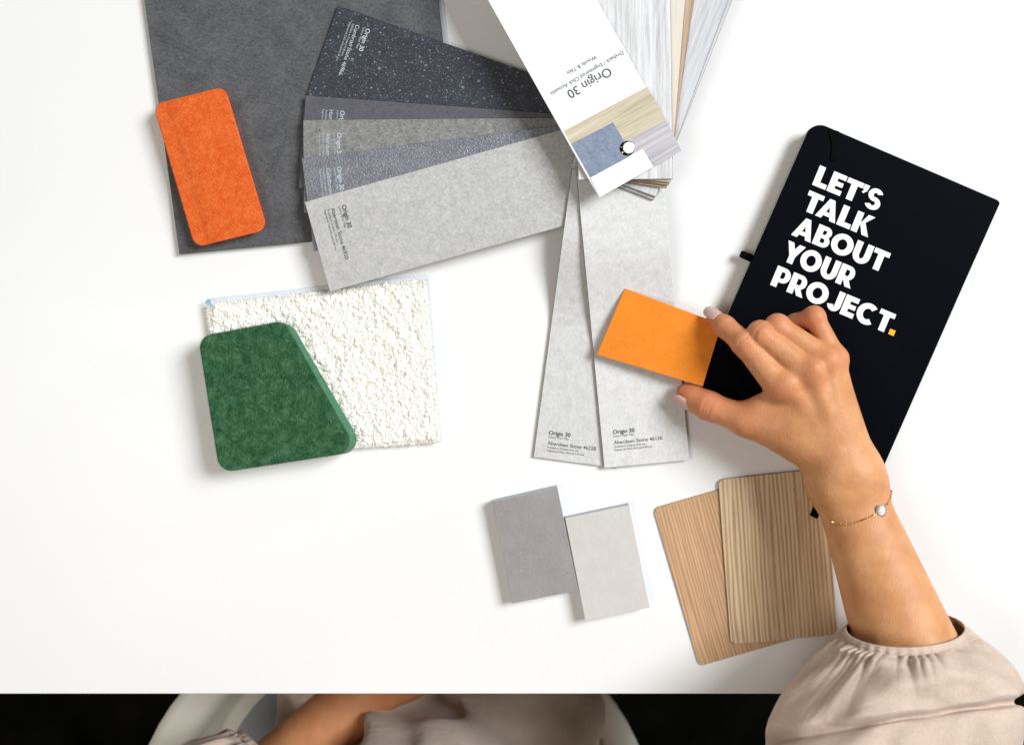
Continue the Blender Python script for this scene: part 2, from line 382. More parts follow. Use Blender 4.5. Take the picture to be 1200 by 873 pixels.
def tube(name, pts, r, mat, parent, n=10, cap=True, radii=None):
    pts = [Vector(p) for p in pts]; V = []; F = []
    up = Vector((0, 0, 1))
    for i, p in enumerate(pts):
        d = (pts[min(i + 1, len(pts) - 1)] - pts[max(i - 1, 0)]).normalized()
        a = d.cross(up); a = a.normalized() if a.length > 1e-4 else Vector((1, 0, 0)); b = d.cross(a)
        rr = radii[i] if radii else r
        for k in range(n):
            t = 2 * math.pi * k / n; V.append(tuple(p + a * math.cos(t) * rr + b * math.sin(t) * rr))
    for i in range(len(pts) - 1):
        for k in range(n): F.append([i * n + k, i * n + (k + 1) % n, (i + 1) * n + (k + 1) % n, (i + 1) * n + k])
    if cap: F += [list(range(n))[::-1], [(len(pts) - 1) * n + k for k in range(n)]]
    return mesh_obj(name, V, F, mat, parent, smooth=True)
for sx in (-1, 1):
    for sy in (-1, 1):
        tube('leg', [(ccx + sx * .12, ccy + sy * .12, -.295), (ccx + sx * .21, ccy + sy * .21, -.739)], .011, M['legs'], ch)

# ------------------------------------------------------------------ text
def text_mesh(name, body, start, ang, width, z, mat, parent, cap=None, bold=0.0, lift=.00012):
    c = bpy.data.curves.new('tmp', 'FONT'); c.body = body; c.size = 1; c.offset = bold
    o = bpy.data.objects.new('tmp', c); COL.objects.link(o)
    dg = bpy.context.evaluated_depsgraph_get(); me = bpy.data.meshes.new_from_object(o.evaluated_get(dg))
    COL.objects.unlink(o); bpy.data.objects.remove(o)
    v = np.array([x.co[:] for x in me.vertices]); F = [list(p.vertices) for p in me.polygons]
    mn, mx = v[:, 0].min(), v[:, 0].max(); sc = width / (mx - mn); sy = sc if cap is None else cap / .73
    out = []
    for p in v:
        u, w = (p[0] - mn) * sc, p[1] * sy
        d = rotpt((u, -w), ang); out.append(P(start[0] + d[0], start[1] + d[1], z) + np.array((0, 0, lift)))
    bpy.data.meshes.remove(me)
    return mesh_obj(name, out, F, mat, parent)
def label_block(origin, ang, z, mat, parent, title, k=1.0):
    for body, dy, w, b in (('Origin 30', 0, 25.5, .02), ('Luxury Vinyl Tiles', 3.7, 24, 0.0), (title, 12.0, 57 * len(title) / 20, .004),
                           ('Available in Dryback 0.30 mm', 16.0, 37, 0.0), ('Engineered Click with pad 5.30 mm', 19.7, 44, 0.0)):
        d = rotpt((0, dy * k), ang)
        text_mesh('printed_text', body, (origin[0] + d[0], origin[1] + d[1]), ang, w * k, z, mat, parent, bold=b)

# ------------------------------------------------------------------ dark board under the fan
bd = thing('sample_board', tuple(P(340, 150, 0)), 'large anthracite slate board lying under the dark samples', 'sample board')
prism('halo_backing', [(212, 295), (549.5, 262.5), (510.5, -78), (163, -78)], .8 * mm, .7 * mm, M['halo'], bd)  # added sheet, its rim imitates a pale halo along the board edge
prism('panel', [(210, 298), (544, 266), (504, -80), (158, -80)], 5 * mm, 4.1 * mm, [M['board'], M['board_side']], bd, .3 * mm)

# ------------------------------------------------------------------ swatch fan
TH = 2.1 * mm
fan = thing('swatch_fan', tuple(P(735, 174, 0)), 'fanned riveted swatch book of stone and wood strips with white cover', 'swatch book')
def fan_strip(corner, ang, L, W, zf, mt, core='core', label=None):
    o = strip('swatch', corner, ang, L, W, zf, TH, [M[mt], M[core]], fan)
    if label: o['label'] = label
    return o
CZ = lambda z: (lambda t: z)
zs = [7.4, 9.7, 12.0, 14.3, 16.6]
prismW = 109
sa = fan_strip((396, 7), 19.3, 405, 111, CZ(zs[0] * mm), 's1', label='near black speckled swatch with pale lettering')
label_block((429.5, 33.5), 109.3, zs[0] * mm, M['ink_white'], sa, 'Cumbrian Stone 46966', 1.08)
prism('halo_backing', [(395.5, 10), (399, 3.0), (628, 84), (640, 104)], (zs[0] - TH / mm + .5) * mm, .5 * mm, M['halo'], sa) if False else None
sb = fan_strip((358, 112), 4.2, 398, 109, CZ(zs[1] * mm), 's2', label='slate blue grey swatch mostly covered')
label_block((399, 130), 94.2, zs[1] * mm, M['ink_white'], sb, 'Hamilton Stone 46962', 1.08)
sc_ = fan_strip((355, 141), -.5, 398, 109, CZ(zs[2] * mm), 's3', label='warm grey mottled stone swatch')
label_block((395, 156), 89.5, zs[2] * mm, M['ink_white'], sc_, 'Aberdeen Stone 46940', 1.08)
sd = fan_strip((353.5, 186), -7.3, 400, 109, CZ(zs[3] * mm), 's4', label='blue grey swatch with glittering surface')
label_block((395, 196), 82.7, zs[3] * mm, M['ink_white'], sd, 'Caledonian Stone 4692', 1.08)
se = fan_strip((357, 237), -15.7, 400, 109, CZ(zs[4] * mm), 's5', 'core_w', label='light grey stone swatch with black lettering')
label_block((400.4, 241), 74.3, zs[4] * mm, M['ink_black'], se, 'Aberdeen Stone 46920', 1.09)
def droop(z0, z1, a=.30, b=.80):
    def f(t):
        k = min(1, max(0, (t - a) / (b - a))); k = k * k * (3 - 2 * k); return (z0 + (z1 - z0) * k) * mm
    return f
# the two strips that point towards the viewer (long axis from the rivet end downwards)
def down_strip(bl, ang, W, L, zf, mt, core):
    # bl = lower left corner in the photo, ang = clockwise rotation of the bottom edge
    u = rotpt((0, -1), ang); c = (bl[0] + rotpt((W, 0), ang)[0], bl[1] + rotpt((W, 0), ang)[1])
    # strip() runs along 'ang' from a corner with width at +90deg: start at the upper right end
    top_r = (c[0] + u[0] * L, c[1] + u[1] * L)
    return fan_strip(top_r, ang + 90, L, W, zf, mt, core)
D1 = down_strip((625, 535.5), 7.6, 101, 400, droop(19.0, 2.6, .32, .62), 'd1', 'core'); D1['label'] = 'narrow showing pale grey swatch behind'
label_block((643, 509), 7.0, 2.6 * mm, M['ink_black'], D1, 'Aberdeen Stone 46228')
D2 = down_strip((708, 548.5), -5.4, 100.5, 395, droop(21.3, 5.0, .32, .62), 'd2', 'core'); D2['label'] = 'pale grey swatch fully in view'
label_block((718.4, 508.6), -5.7, 5.0 * mm, M['ink_black'], D2, 'Aberdeen Stone 46126')
def up_strip(br, ang, W, L, z, mt, core='core_br'):
    # br = lower right corner; long axis points up, leaning clockwise by ang
    l = rotpt((-W, 0), ang); c = (br[0] + l[0], br[1] + l[1])
    return fan_strip(c, ang - 90, L, W, CZ(z * mm), mt, core)
up_strip((766, 235), 21.5, 104, 430, 23.5, 'wD')
up_strip((768.5, 231), 20.2, 104, 430, 25.7, 'wD')
up_strip((781, 221), 8.4, 106, 430, 27.9, 'wC')
up_strip((784, 217.5), 7.2, 106, 430, 30.1, 'wC')
up_strip((786, 214), 4.6, 107, 430, 32.3, 'wB')
up_strip((788.3, 210), -.6, 110.5, 430, 34.7, 'wA')
# printed cover
CVZ = 37.6 * mm
u_ = (-.4905, -.8714); Lc = 430
cvr = prism('cover', [(702, 232), (799, 177), (799 + u_[0] * Lc, 177 + u_[1] * Lc), (702 + u_[0] * Lc, 232 + u_[1] * Lc)], CVZ, 1.3 * mm, [M['cover'], M['core_w']], fan, .2 * mm)
cvr['label'] = 'white card cover printed with flooring pictures'
def printed(name, pts, lift, mat): return prism(name, pts, CVZ + (lift + .08) * mm, .06 * mm, mat, cvr)
printed('printed_panel', [(660.6, 153.8), (758.3, 102.2), (781, 141.6), (737, 164.5), (729, 170), (700, 160), (669.7, 169.6)], .0, M['print_oak'])
printed('printed_panel', [(669.5, 169), (718.4, 143.6), (731.5, 166), (739, 182.9), (691.8, 208.4)], .1, M['print_blue'])
printed('printed_panel', [(737, 164), (780.6, 141.4), (798.6, 176.6), (766.5, 195.2), (753.7, 174.6), (739, 182.7), (732, 168)], .2, M['print_lilac'])
printed('printed_label', [(691.8, 208.6), (753.7, 175), (765.9, 195.7), (702.4, 231.6)], .3, M['white_print'])
for body, st, w, b in (('Origin 30', (713, 79.0), 57, .004), ('Dryback / Engineered Click Acoustic', (729, 60.0), 98, 0.0), ('Woods & Tiles', (698, 65.0), 39.5, 0.0)):
    text_mesh('printed_text', body, st, 150, w, CVZ, M['ink'], cvr, bold=b)
# binding rivet
def disc(name, c, r0, r1, z0, z1, mat, parent, n=40, dome=0.0):
    V = []; F = []; ctr = P(c[0], c[1], z1); rings = 6
    pr = [(r0, z0), (r0, z1)] if r1 is None else [(r1, z1), (r0, z1), (r0, z0)]
    if r1 is None:
        pr = [(r0, z0), (r0, z1 - .15 * mm)] + [(r0 * math.cos(a) , z1 - .15 * mm + dome * math.sin(a)) for a in np.linspace(.2, math.pi / 2 - .02, rings)]
    for (r, z) in pr:
        for k in range(n): V.append((ctr[0] + r * math.cos(2 * math.pi * k / n), ctr[1] + r * math.sin(2 * math.pi * k / n), z))
    for i in range(len(pr) - 1):
        for k in range(n): F.append([i * n + k, i * n + (k + 1) % n, (i + 1) * n + (k + 1) % n, (i + 1) * n + k])
    if r1 is None: F.append([(len(pr) - 1) * n + k for k in range(n)])
    return mesh_obj(name, V, F, mat, parent, smooth=True)
rv = disc('rivet', (735, 174), 5.0 * mm, None, CVZ + .45 * mm, CVZ + .62 * mm, M['ribbon'], fan, dome=.02 * mm)
for k in range(7):
    a = k * 2 * math.pi / 7 + .3; c = P(735, 174, CVZ); q = [c + np.array((math.cos(a + d) * r * mm, math.sin(a + d) * r * mm, 1.05 * mm if r < 4.8 else .75 * mm)) for r, d in ((3.9, -.1), (3.9, .1), (4.95, .07), (4.95, -.07))]
    q += [p - np.array((0, 0, .4 * mm)) for p in q]
    mesh_obj('claw', q, [[0, 1, 2, 3], [0, 4, 5, 1], [1, 5, 6, 2], [2, 6, 7, 3], [3, 7, 4, 0]], M['brass'], rv)
disc('rivet_cap', (736.7, 173.4), 3.9 * mm, None, CVZ + .6 * mm, CVZ + 1.5 * mm, M['steel'], rv, dome=.5 * mm)

# ------------------------------------------------------------------ loose fibres
def fibres(pts, nrm, length, width, lift=.35, seed=1):
    """short curly strands rooted at world points; returns verts, faces"""
    g = np.random.default_rng(seed); n = len(pts); P0 = np.asarray(pts, float); N_ = np.asarray(nrm, float)
    d = g.normal(0, 1, (n, 3)); d[:, 2] *= .35; d += N_ * lift * 2; d /= np.linalg.norm(d, axis=1)[:, None]
    d2 = d + g.normal(0, .55, (n, 3)); d2 /= np.linalg.norm(d2, axis=1)[:, None]
    s_ = np.cross(d, (0, 0, 1.0)); s_ /= np.linalg.norm(s_, axis=1)[:, None] + 1e-9
    L = (length * g.uniform(.5, 1.3, n))[:, None]; W = width * .5
    a = P0; b = a + d * L * .5; c = b + d2 * L * .5
    V = np.stack((a - s_ * W, a + s_ * W, b + s_ * W, b - s_ * W, c), 1).reshape(-1, 3)
    k = np.arange(n)[:, None] * 5
    return V, (k + np.array([[0, 1, 2, 3]])).tolist() + (k + np.array([[3, 2, 4]])).tolist()
def outline_points(px_poly, z, step=.35 * mm, zr=4 * mm, seed=2):
    g = np.random.default_rng(seed); out = []; nn = []
    pp = [P(x, y, z) for x, y in px_poly]; c = np.mean(pp, axis=0)
    for i in range(len(pp)):
        a, b = pp[i], pp[(i + 1) % len(pp)]; L = np.linalg.norm(b - a); k = max(1, int(L / step)); e = (b - a) / max(L, 1e-9); nv = np.array((e[1], -e[0], 0))
        if nv @ ((a + b) / 2 - c) < 0: nv = -nv
        for t in g.uniform(0, 1, k): out.append(a + (b - a) * t - np.array((0, 0, g.uniform(.2, 1) * zr))); nn.append(nv)
    return out, nn

# ------------------------------------------------------------------ rug sample
rug = thing('rug_sample', tuple(P(375, 435, 0)), 'fluffy cream wool rug sample under the green felt', 'rug sample')
rc = [(243, 358), (498, 329), (515, 517), (262, 536)]
prism('halo_backing', round_poly([(244, 350), (502.5, 322), (518, 518), (263, 534)], 3), 2.2 * mm, 2.1 * mm, M['wool_back'], rug, .5 * mm)  # backing reaches past the pile so its rim imitates a pale halo
def build_pile():
    def bil(u, v):
        a = np.array(rc, float); return (a[0] * (1-u) * (1-v) + a[1] * u * (1-v) + a[2] * u * v + a[3] * (1-u) * v)
    bm = bmesh.new(); bmesh.ops.create_icosphere(bm, subdivisions=2, radius=1); base = np.array([v.co[:] for v in bm.verts]); fb = np.array([[v.index for v in f.verts] for f in bm.faces]); bm.free()
    VV = []; FF = []; n = 0
    nx, ny = 124, 88
    for j in range(ny):
        for i in range(nx):
            u = (i + .5 + random.uniform(-.55, .55)) / nx; v = (j + .5 + random.uniform(-.55, .55)) / ny
            p = bil(u, v)
            lump = noise.noise(Vector((p[0] * .08, p[1] * .08, 0))) * 1.3 + noise.noise(Vector((p[0] * .2, p[1] * .2, 4))) * 1.5
            edge = min(u, 1 - u, v, 1 - v); ez = -1.5 if edge < .02 else 0
            z = (6.6 + lump * 1.0 + ez + random.uniform(-.3, .35)) * mm
            r = random.uniform(.75, 1.35) * mm
            c = P(p[0], p[1], z)
            ax = np.array((random.uniform(-1, 1), random.uniform(-1, 1), random.uniform(-.4, .4))); ax /= np.linalg.norm(ax)
            b = base * (1 + RNG.normal(0, .10, (len(base), 1)))
            st = random.uniform(.1, .7); b = b + np.outer(b @ ax, ax) * st
            bend = (b @ ax) ** 2; b = b + np.outer(bend, np.array((random.uniform(-.4, .4), random.uniform(-.4, .4), -.15)))
            VV.append(b * r + c); FF.append(fb + n); n += len(base)
    # soft bed under the curls
    nx2 = 110; bed0 = n; bed = []
    for j in range(nx2):
        for i in range(nx2):
            p = bil(.008 + .984 * i / (nx2 - 1), .008 + .984 * j / (nx2 - 1)); e = i in (0, nx2 - 1) or j in (0, nx2 - 1)
            bl = noise.noise(Vector((p[0] * .08, p[1] * .08, 0))) * 1.3 + noise.noise(Vector((p[0] * .2, p[1] * .2, 4))) * 1.5
            bed.append(P(p[0], p[1], 2.3 * mm if e else (6.75 + bl * 1.0) * mm))
    VV.append(np.array(bed)); faces = np.concatenate(FF).tolist()
    for j in range(nx2 - 1):
        for i in range(nx2 - 1):
            a = bed0 + j * nx2 + i; faces.append([a, a + nx2, a + nx2 + 1, a + 1])
    g = np.random.default_rng(5); pts = []
    for _ in range(26000):
        u, v = g.uniform(.0, 1.0, 2); p = bil(u, v); bl = noise.noise(Vector((p[0] * .08, p[1] * .08, 0))) * 1.3 + noise.noise(Vector((p[0] * .2, p[1] * .2, 4))) * 1.5
        pts.append(P(p[0], p[1], (7.2 + bl) * mm))
    for i_ in range(2600):
        t = g.uniform(0, 1); e = int(g.integers(0, 4)); u, v = ((t, 0), (t, 1), (0, t), (1, t))[e]; p = bil(u, v); pts.append(P(p[0], p[1], g.uniform(2.5, 6.5) * mm))
    fv, ff = fibres(pts, np.tile((0, 0, .5), (len(pts), 1)), 2.6 * mm, .22 * mm, .25, 9)
    base_n = sum(len(x) for x in VV); VV.append(fv); faces += [[q + base_n for q in f] for f in ff]
    mesh_obj('pile', np.concatenate(VV), faces, M['wool'], rug, smooth=True)
build_pile()
tube('loose_thread', [P(241 + i * 1.6, 356 - 5 * math.sin(i * .8), (6 + i * .2) * mm) for i in range(6)], .5 * mm, M['wool_blue'], rug, 6)

# ------------------------------------------------------------------ felt pieces
gf = thing('felt_sample', tuple(P(320, 460, .010)), 'dark green trapezoid felt block with one slanted edge', 'felt sample')
outer = [(232.5, 395), (337, 376), (425.5, 529), (257.5, 553.5)]; rad = [16, 17, 17, 17]
inner = [(232, 394.5), (333, 375.6), (419.5, 529), (257.2, 554)]
prism('block', round_poly(inner, rad, 9), 23 * mm, 12 * mm, [M['green'], M['green_side']], gf, .7 * mm, bottom=round_poly([(234, 396), (341, 377.5), (429, 528), (259.5, 552)], rad, 9))
of = thing('felt_sample', tuple(P(246, 196, .005)), 'bright orange rounded felt block on the slate board corner', 'felt sample')
prism('block', round_poly([(179, 122.5), (263.5, 101.5), (313.5, 269.5), (228.5, 290.5)], 12, 8), 14.2 * mm, 9 * mm, [M['orange'], M['orange_side']], of, .8 * mm,
      bottom=round_poly([(181.5, 124.5), (264.5, 103.5), (313.5, 267.5), (230.5, 288)], 12, 8))

def felt_fuzz(root, poly_px, ztop, th, mat, seed, step=.22 * mm, ln=1.1 * mm):
    a, na = outline_points(poly_px, ztop, step, th, seed)
    b, nb_ = outline_points(poly_px, ztop, step, .4 * mm, seed + 1)
    v, f = fibres(a + b, na + nb_, ln, .07 * mm, .5, seed); mesh_obj('loose_fibres', v, f, mat, root)
felt_fuzz(gf, round_poly(inner, rad, 9), 23 * mm, 11 * mm, M['green'], 21)
felt_fuzz(of, round_poly([(179, 122.5), (263.5, 101.5), (313.5, 269.5), (228.5, 290.5)], 12, 8), 14.2 * mm, 8 * mm, M['orange'], 31, .5 * mm, .75 * mm)

# ------------------------------------------------------------------ small tiles
t1 = thing('tile_sample', tuple(P(627, 640, 0)), 'mid grey stone tile chip left of the lighter one', 'tile sample')
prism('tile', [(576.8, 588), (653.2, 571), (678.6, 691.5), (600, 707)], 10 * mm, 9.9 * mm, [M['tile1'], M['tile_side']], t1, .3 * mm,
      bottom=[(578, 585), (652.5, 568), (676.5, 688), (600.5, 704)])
t2 = thing('tile_sample', tuple(P(711, 660, 0)), 'light grey stone tile chip right of the darker one', 'tile sample')
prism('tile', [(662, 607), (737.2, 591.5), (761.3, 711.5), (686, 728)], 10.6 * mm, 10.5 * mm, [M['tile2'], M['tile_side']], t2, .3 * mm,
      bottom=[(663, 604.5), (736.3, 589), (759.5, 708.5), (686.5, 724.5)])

# ------------------------------------------------------------------ wood laminates
l1 = thing('laminate_sample', tuple(P(850, 675, 0)), 'plain warm brown wood laminate underneath the striped one', 'laminate sample')
prism('sheet', round_poly([(765.5, 595.5), (883, 562), (937, 746.5), (819.5, 780.5)], 7), 1.3 * mm, 1.2 * mm, [M['lam1'], M['lam_side']], l1, .15 * mm)
l2 = thing('laminate_sample', tuple(P(910, 650, .0015)), 'striped pale ash laminate partly under the forearm', 'laminate sample')
prism('sheet', round_poly([(841.5, 562), (967, 548.5), (980.5, 743.5), (856.5, 755)], 7), 2.8 * mm, 1.3 * mm, [M['lam2'], M['lam_side']], l2, .15 * mm)

# ------------------------------------------------------------------ notebook
NBZ = 14 * mm
nb = thing('notebook', tuple(P(990, 345, 0)), 'black closed notebook with bold white lettering', 'notebook')
nbp = [(952.5, 141.5), (1172.5, 236), (1035.3, 548), (815.5, 454)]
cen = np.mean(nbp, axis=0)
def inset(k): return [tuple(cen + (np.array(p) - cen) * k) for p in nbp]
rads = [17, 4, 4, 17]
cv = prism('front_cover', round_poly(nbp, rads, 8), NBZ, 1.6 * mm, M['black'], nb, .6 * mm)
prism('pages', round_poly(inset(.985), rads, 8), NBZ - 1.61 * mm, 10.6 * mm, M['page'], nb)
prism('back_cover', round_poly(nbp, rads, 8), 1.75 * mm, 1.6 * mm, M['black'], nb, .5 * mm)
a_, b_ = np.array(nbp[1]), np.array(nbp[2])
prism('spine', [tuple(a_ + (-4, 0)), tuple(a_ + (-.3, 2)), tuple(b_ + (-.6, -2)), tuple(b_ + (-4.6, -3))], NBZ - 1.2 * mm, 12 * mm, M['black'], nb, .4 * mm)
prism('pen_loop', [(869.8, 293.5), (896, 304), (891, 312.5), (866.6, 301)], 9 * mm, 3 * mm, M['ribbon'], nb, .8 * mm)
# elastic loop at the head of the cover and ribbon marker tail
prism('ribbon', round_poly([(971, 150.5), (984, 154.5), (979.5, 172), (980.5, 188.5), (973.5, 188), (975, 171)], 1.2, 3), NBZ + .9 * mm, .8 * mm, M['ribbon'], nb, .3 * mm)
def ribbon_tail():
    pts = [(995, 528, 9), (984, 545, 7), (970, 568, 5.2), (960.5, 588, 4.6), (953.5, 606, 4.4)]; V = []; F = []
    for i, (x, y, z) in enumerate(pts):
        for sx in (-1, 1):
            for dz in (0, -.5): V.append(P(x + sx * 4.4, y + sx * 2.2, z * mm) + np.array((0, 0, dz * mm)))
    for i in range(len(pts) - 1):
        a = 4 * i; b = a + 4; F += [[a, a+2, b+2, b], [a+1, b+1, b+3, a+3], [a, b, b+1, a+1], [a+2, a+3, b+3, b+2]]
    F.append([16, 18, 19, 17]); F.append([0, 1, 3, 2]); mesh_obj('ribbon_marker', V, F, M['ribbon'], nb)
ribbon_tail()
# lettering: hand-built heavy geometric capitals (unit cap height)
W_ = .30
def arc(cx, cy, rx, ry, a0, a1, w=W_, n=26, wy=None):
    """ring sector between outer radii and inner radii, y up"""
    wy = wy or w; out = []; inn = []
    for k in range(n + 1):
        a = R(a0 + (a1 - a0) * k / n); out.append((cx + rx * math.cos(a), cy + ry * math.sin(a))); inn.append((cx + (rx - w) * math.cos(a), cy + (ry - wy) * math.sin(a)))
    return [[out[k], out[k+1], inn[k+1], inn[k]] for k in range(n)]
def rc_(x0, y0, x1, y1): return [[(x0, y0), (x1, y0), (x1, y1), (x0, y1)]]
def poly(*p): return [list(p)]
w = W_; h2 = .24
def oval(cx, rx, ry=.52): return arc(cx, .5, rx, ry, 0, 360, w, 48, .26)
GL = {
 'L': (.64, [rc_(0, 0, w, 1), rc_(w, 0, .64, h2)]),
 'E': (.66, [rc_(0, 0, w, 1), rc_(w, 0, .66, h2), rc_(w, .39, .62, .61), rc_(w, 1 - h2, .66, 1)]),
 'T': (.76, [rc_(0, 1 - h2, .76, 1), rc_(.38 - w/2, 0, .38 + w/2, 1 - h2)]),
 "'": (.25, [poly((.0, 1), (.26, 1), (.22, .72), (.08, .56), (.0, .60), (.07, .74), (.0, .76))]),
 'S': (.72, [arc(.36, .705, .34, .315, 25, 270, .25, 26, .205), arc(.36, .295, .36, .315, -155, 90, .25, 26, .205)]),
 'A': (.98, [poly((0, 0), (.285, 0), (.62, 1), (.36, 1)), poly((.695, 0), (.98, 0), (.62, 1), (.36, 1)), rc_(.24, .16, .74, .355)]),
 'K': (.86, [rc_(0, 0, w, 1), poly((w - .02, .42), (.52, 1), (.84, 1), (.36, .40)), poly((.28, .52), (.46, .68), (.87, 0), (.55, 0))]),
 'B': (.76, [rc_(0, 0, w, 1), rc_(w, 0, .46, .2), rc_(w, .41, .46, .59), rc_(w, .8, .44, 1), arc(.44, .73, .28, .27, -90, 90, .24, 20, .185), arc(.46, .29, .30, .29, -90, 90, .25, 20, .195)]),
 'O': (1.06, [oval(.53, .53)]),
 'U': (.84, [rc_(0, .40, w, 1), rc_(.84 - w, .40, .84, 1), arc(.42, .40, .42, .42, 180, 360, w, 26, .24)]),
 'Y': (.92, [rc_(.46 - w/2, 0, .46 + w/2, .42), poly((0, 1), (.31, 1), (.46 + w/2, .42), (.46 - w/2, .36)), poly((.92, 1), (.61, 1), (.46 - w/2, .42), (.46 + w/2, .36))]),
 'R': (.80, [rc_(0, 0, w, 1), rc_(w, .30, .42, .50), rc_(w, .79, .44, 1), arc(.44, .65, .33, .35, -90, 90, .26, 22, .20), poly((.28, .34), (.56, .38), (.82, 0), (.50, 0))]),
 'P': (.76, [rc_(0, 0, w, 1), rc_(w, .27, .42, .47), rc_(w, .79, .42, 1), arc(.42, .635, .345, .365, -90, 90, .265, 22, .205)]),
 'J': (.66, [rc_(.66 - w, .34, .66, 1), arc(.33, .34, .33, .36, 195, 360, w, 22, .22)]),
 'C': (.96, [arc(.52, .5, .52, .52, 48, 312, w, 44, .26)]),
}
TD = 22.6
def lettering(word, start, width, lift0, cap=24.6, track=.06):
    x = 0; items = []
    kern = {('T', 'A'): -.16, ('A', 'L'): .0, ('T', "'"): -.03, ("'", 'S'): -.02, ('Y', 'O'): -.10, ('L', 'K'): 0}
    for i, c in enumerate(word):
        if i: x += track + kern.get((word[i-1], c), 0)
        items.append((c, x)); x += GL[c][0]
    k = width / x
    V = []; F = []; lift = 0
    for c, gx in items:
        for strokes in GL[c][1]:
            lift = (lift + 1) % 5
            for q in strokes:
                f = []
                for (a, b) in q:
                    d = rotpt(((gx + a) * k, -b * cap), TD); f.append(len(V)); V.append(P(start[0] + d[0], start[1] + d[1], NBZ) + np.array((0, 0, (.05 + .02 * lift) * mm)))
                F.append(f)
    # faces must look up
    out = []
    for f in F:
        p = [V[i] for i in f]; a = sum(p[i][0] * p[(i+1) % len(p)][1] - p[(i+1) % len(p)][0] * p[i][1] for i in range(len(p)))
        out.append(f if a > 0 else f[::-1])
    mesh_obj('lettering', V, out, M['letter_w'], cv)
base0 = (951.6, 216.6); dl = (-12.3, 29.3)
for i, (wd_, wid) in enumerate((("LET'S", 83), ('TALK', 84), ('ABOUT', 116.5), ('YOUR', 88), ('PROJECT', 150))):
    s0 = (base0[0] + dl[0] * i, base0[1] + dl[1] * i)
    lettering(wd_, s0, wid, i)
q = [(1043.2, 385.2), (1049.6, 387.7), (1047.1, 393.9), (1040.7, 391.3)]
V = [P(*p, NBZ) + np.array((0, 0, .12 * mm)) for p in q]
mesh_obj('lettering', V, [[3, 2, 1, 0]], M['letter_y'], cv)['label'] = 'small yellow square full stop'

# ------------------------------------------------------------------ orange card in the fingers
oc = thing('colour_card', tuple(P(770, 395, .01)), 'flat orange card pinched between thumb and forefinger', 'sample card')
cz = lambda x, y: (12.0 + (x - 700) / 130 * 5.6) * mm
prism('card', [(732.2, 338), (845.5, 380), (823.5, 453), (699.4, 415.5)], 0, 1.3 * mm, [M['card'], M['card_side']], oc, .25 * mm, zf=cz)

# ------------------------------------------------------------------ SDF modelling of the person
def rcone(Pn, a, b, r1, r2):
    """rounded cone signed distance (numpy)"""
    ba = b - a; l2 = ba @ ba; rr = r1 - r2; a2 = l2 - rr * rr; il2 = 1 / l2
    pa = Pn - a; y = pa @ ba; z = y - l2
    t = pa * l2 - y[..., None] * ba; x2 = np.einsum('...i,...i->...', t, t); y2 = y * y * l2; z2 = z * z * l2
    k = np.sign(rr) * rr * rr * x2
    d = (np.sqrt(np.maximum(x2 * a2 * il2, 0)) + y * rr) * il2 - r1
    m1 = np.sign(z) * a2 * z2 > k; m2 = np.sign(y) * a2 * y2 < k
    d = np.where(m2, np.sqrt(x2 + y2) * il2 - r1, d)
    d = np.where(m1, np.sqrt(x2 + z2) * il2 - r2, d)
    return d
def smin(a, b, k):
    h = np.maximum(k - np.abs(a - b), 0) / k
    return np.minimum(a, b) - h * h * k * .25
class Grid:
    def __init__(s, lo, hi, vox):
        s.lo = np.array(lo, float); s.vox = vox; s.n = np.ceil((np.array(hi) - s.lo) / vox).astype(int) + 1
        s.ax = [(s.lo[i] + vox * np.arange(s.n[i])).astype(np.float64) for i in range(3)]
    def field(s): return np.full(tuple(s.n), .05, np.float32)
    def prim(s, F, a, b, r1, r2, k, margin=.016):
        a = np.asarray(a, float); b = np.asarray(b, float); m = max(r1, r2) + margin
        lo = np.floor((np.minimum(a, b) - m - s.lo) / s.vox).astype(int).clip(0); hi = (np.ceil((np.maximum(a, b) + m - s.lo) / s.vox).astype(int) + 1)
        hi = np.minimum(hi, s.n)
        if np.any(hi <= lo): return
        X, Y, Z = np.meshgrid(s.ax[0][lo[0]:hi[0]], s.ax[1][lo[1]:hi[1]], s.ax[2][lo[2]:hi[2]], indexing='ij')
        d = rcone(np.stack((X, Y, Z), -1), a, b, r1, r2).astype(np.float32)
        sl = (slice(lo[0], hi[0]), slice(lo[1], hi[1]), slice(lo[2], hi[2]))
        F[sl] = smin(F[sl], d, k) if k > 0 else np.minimum(F[sl], d)
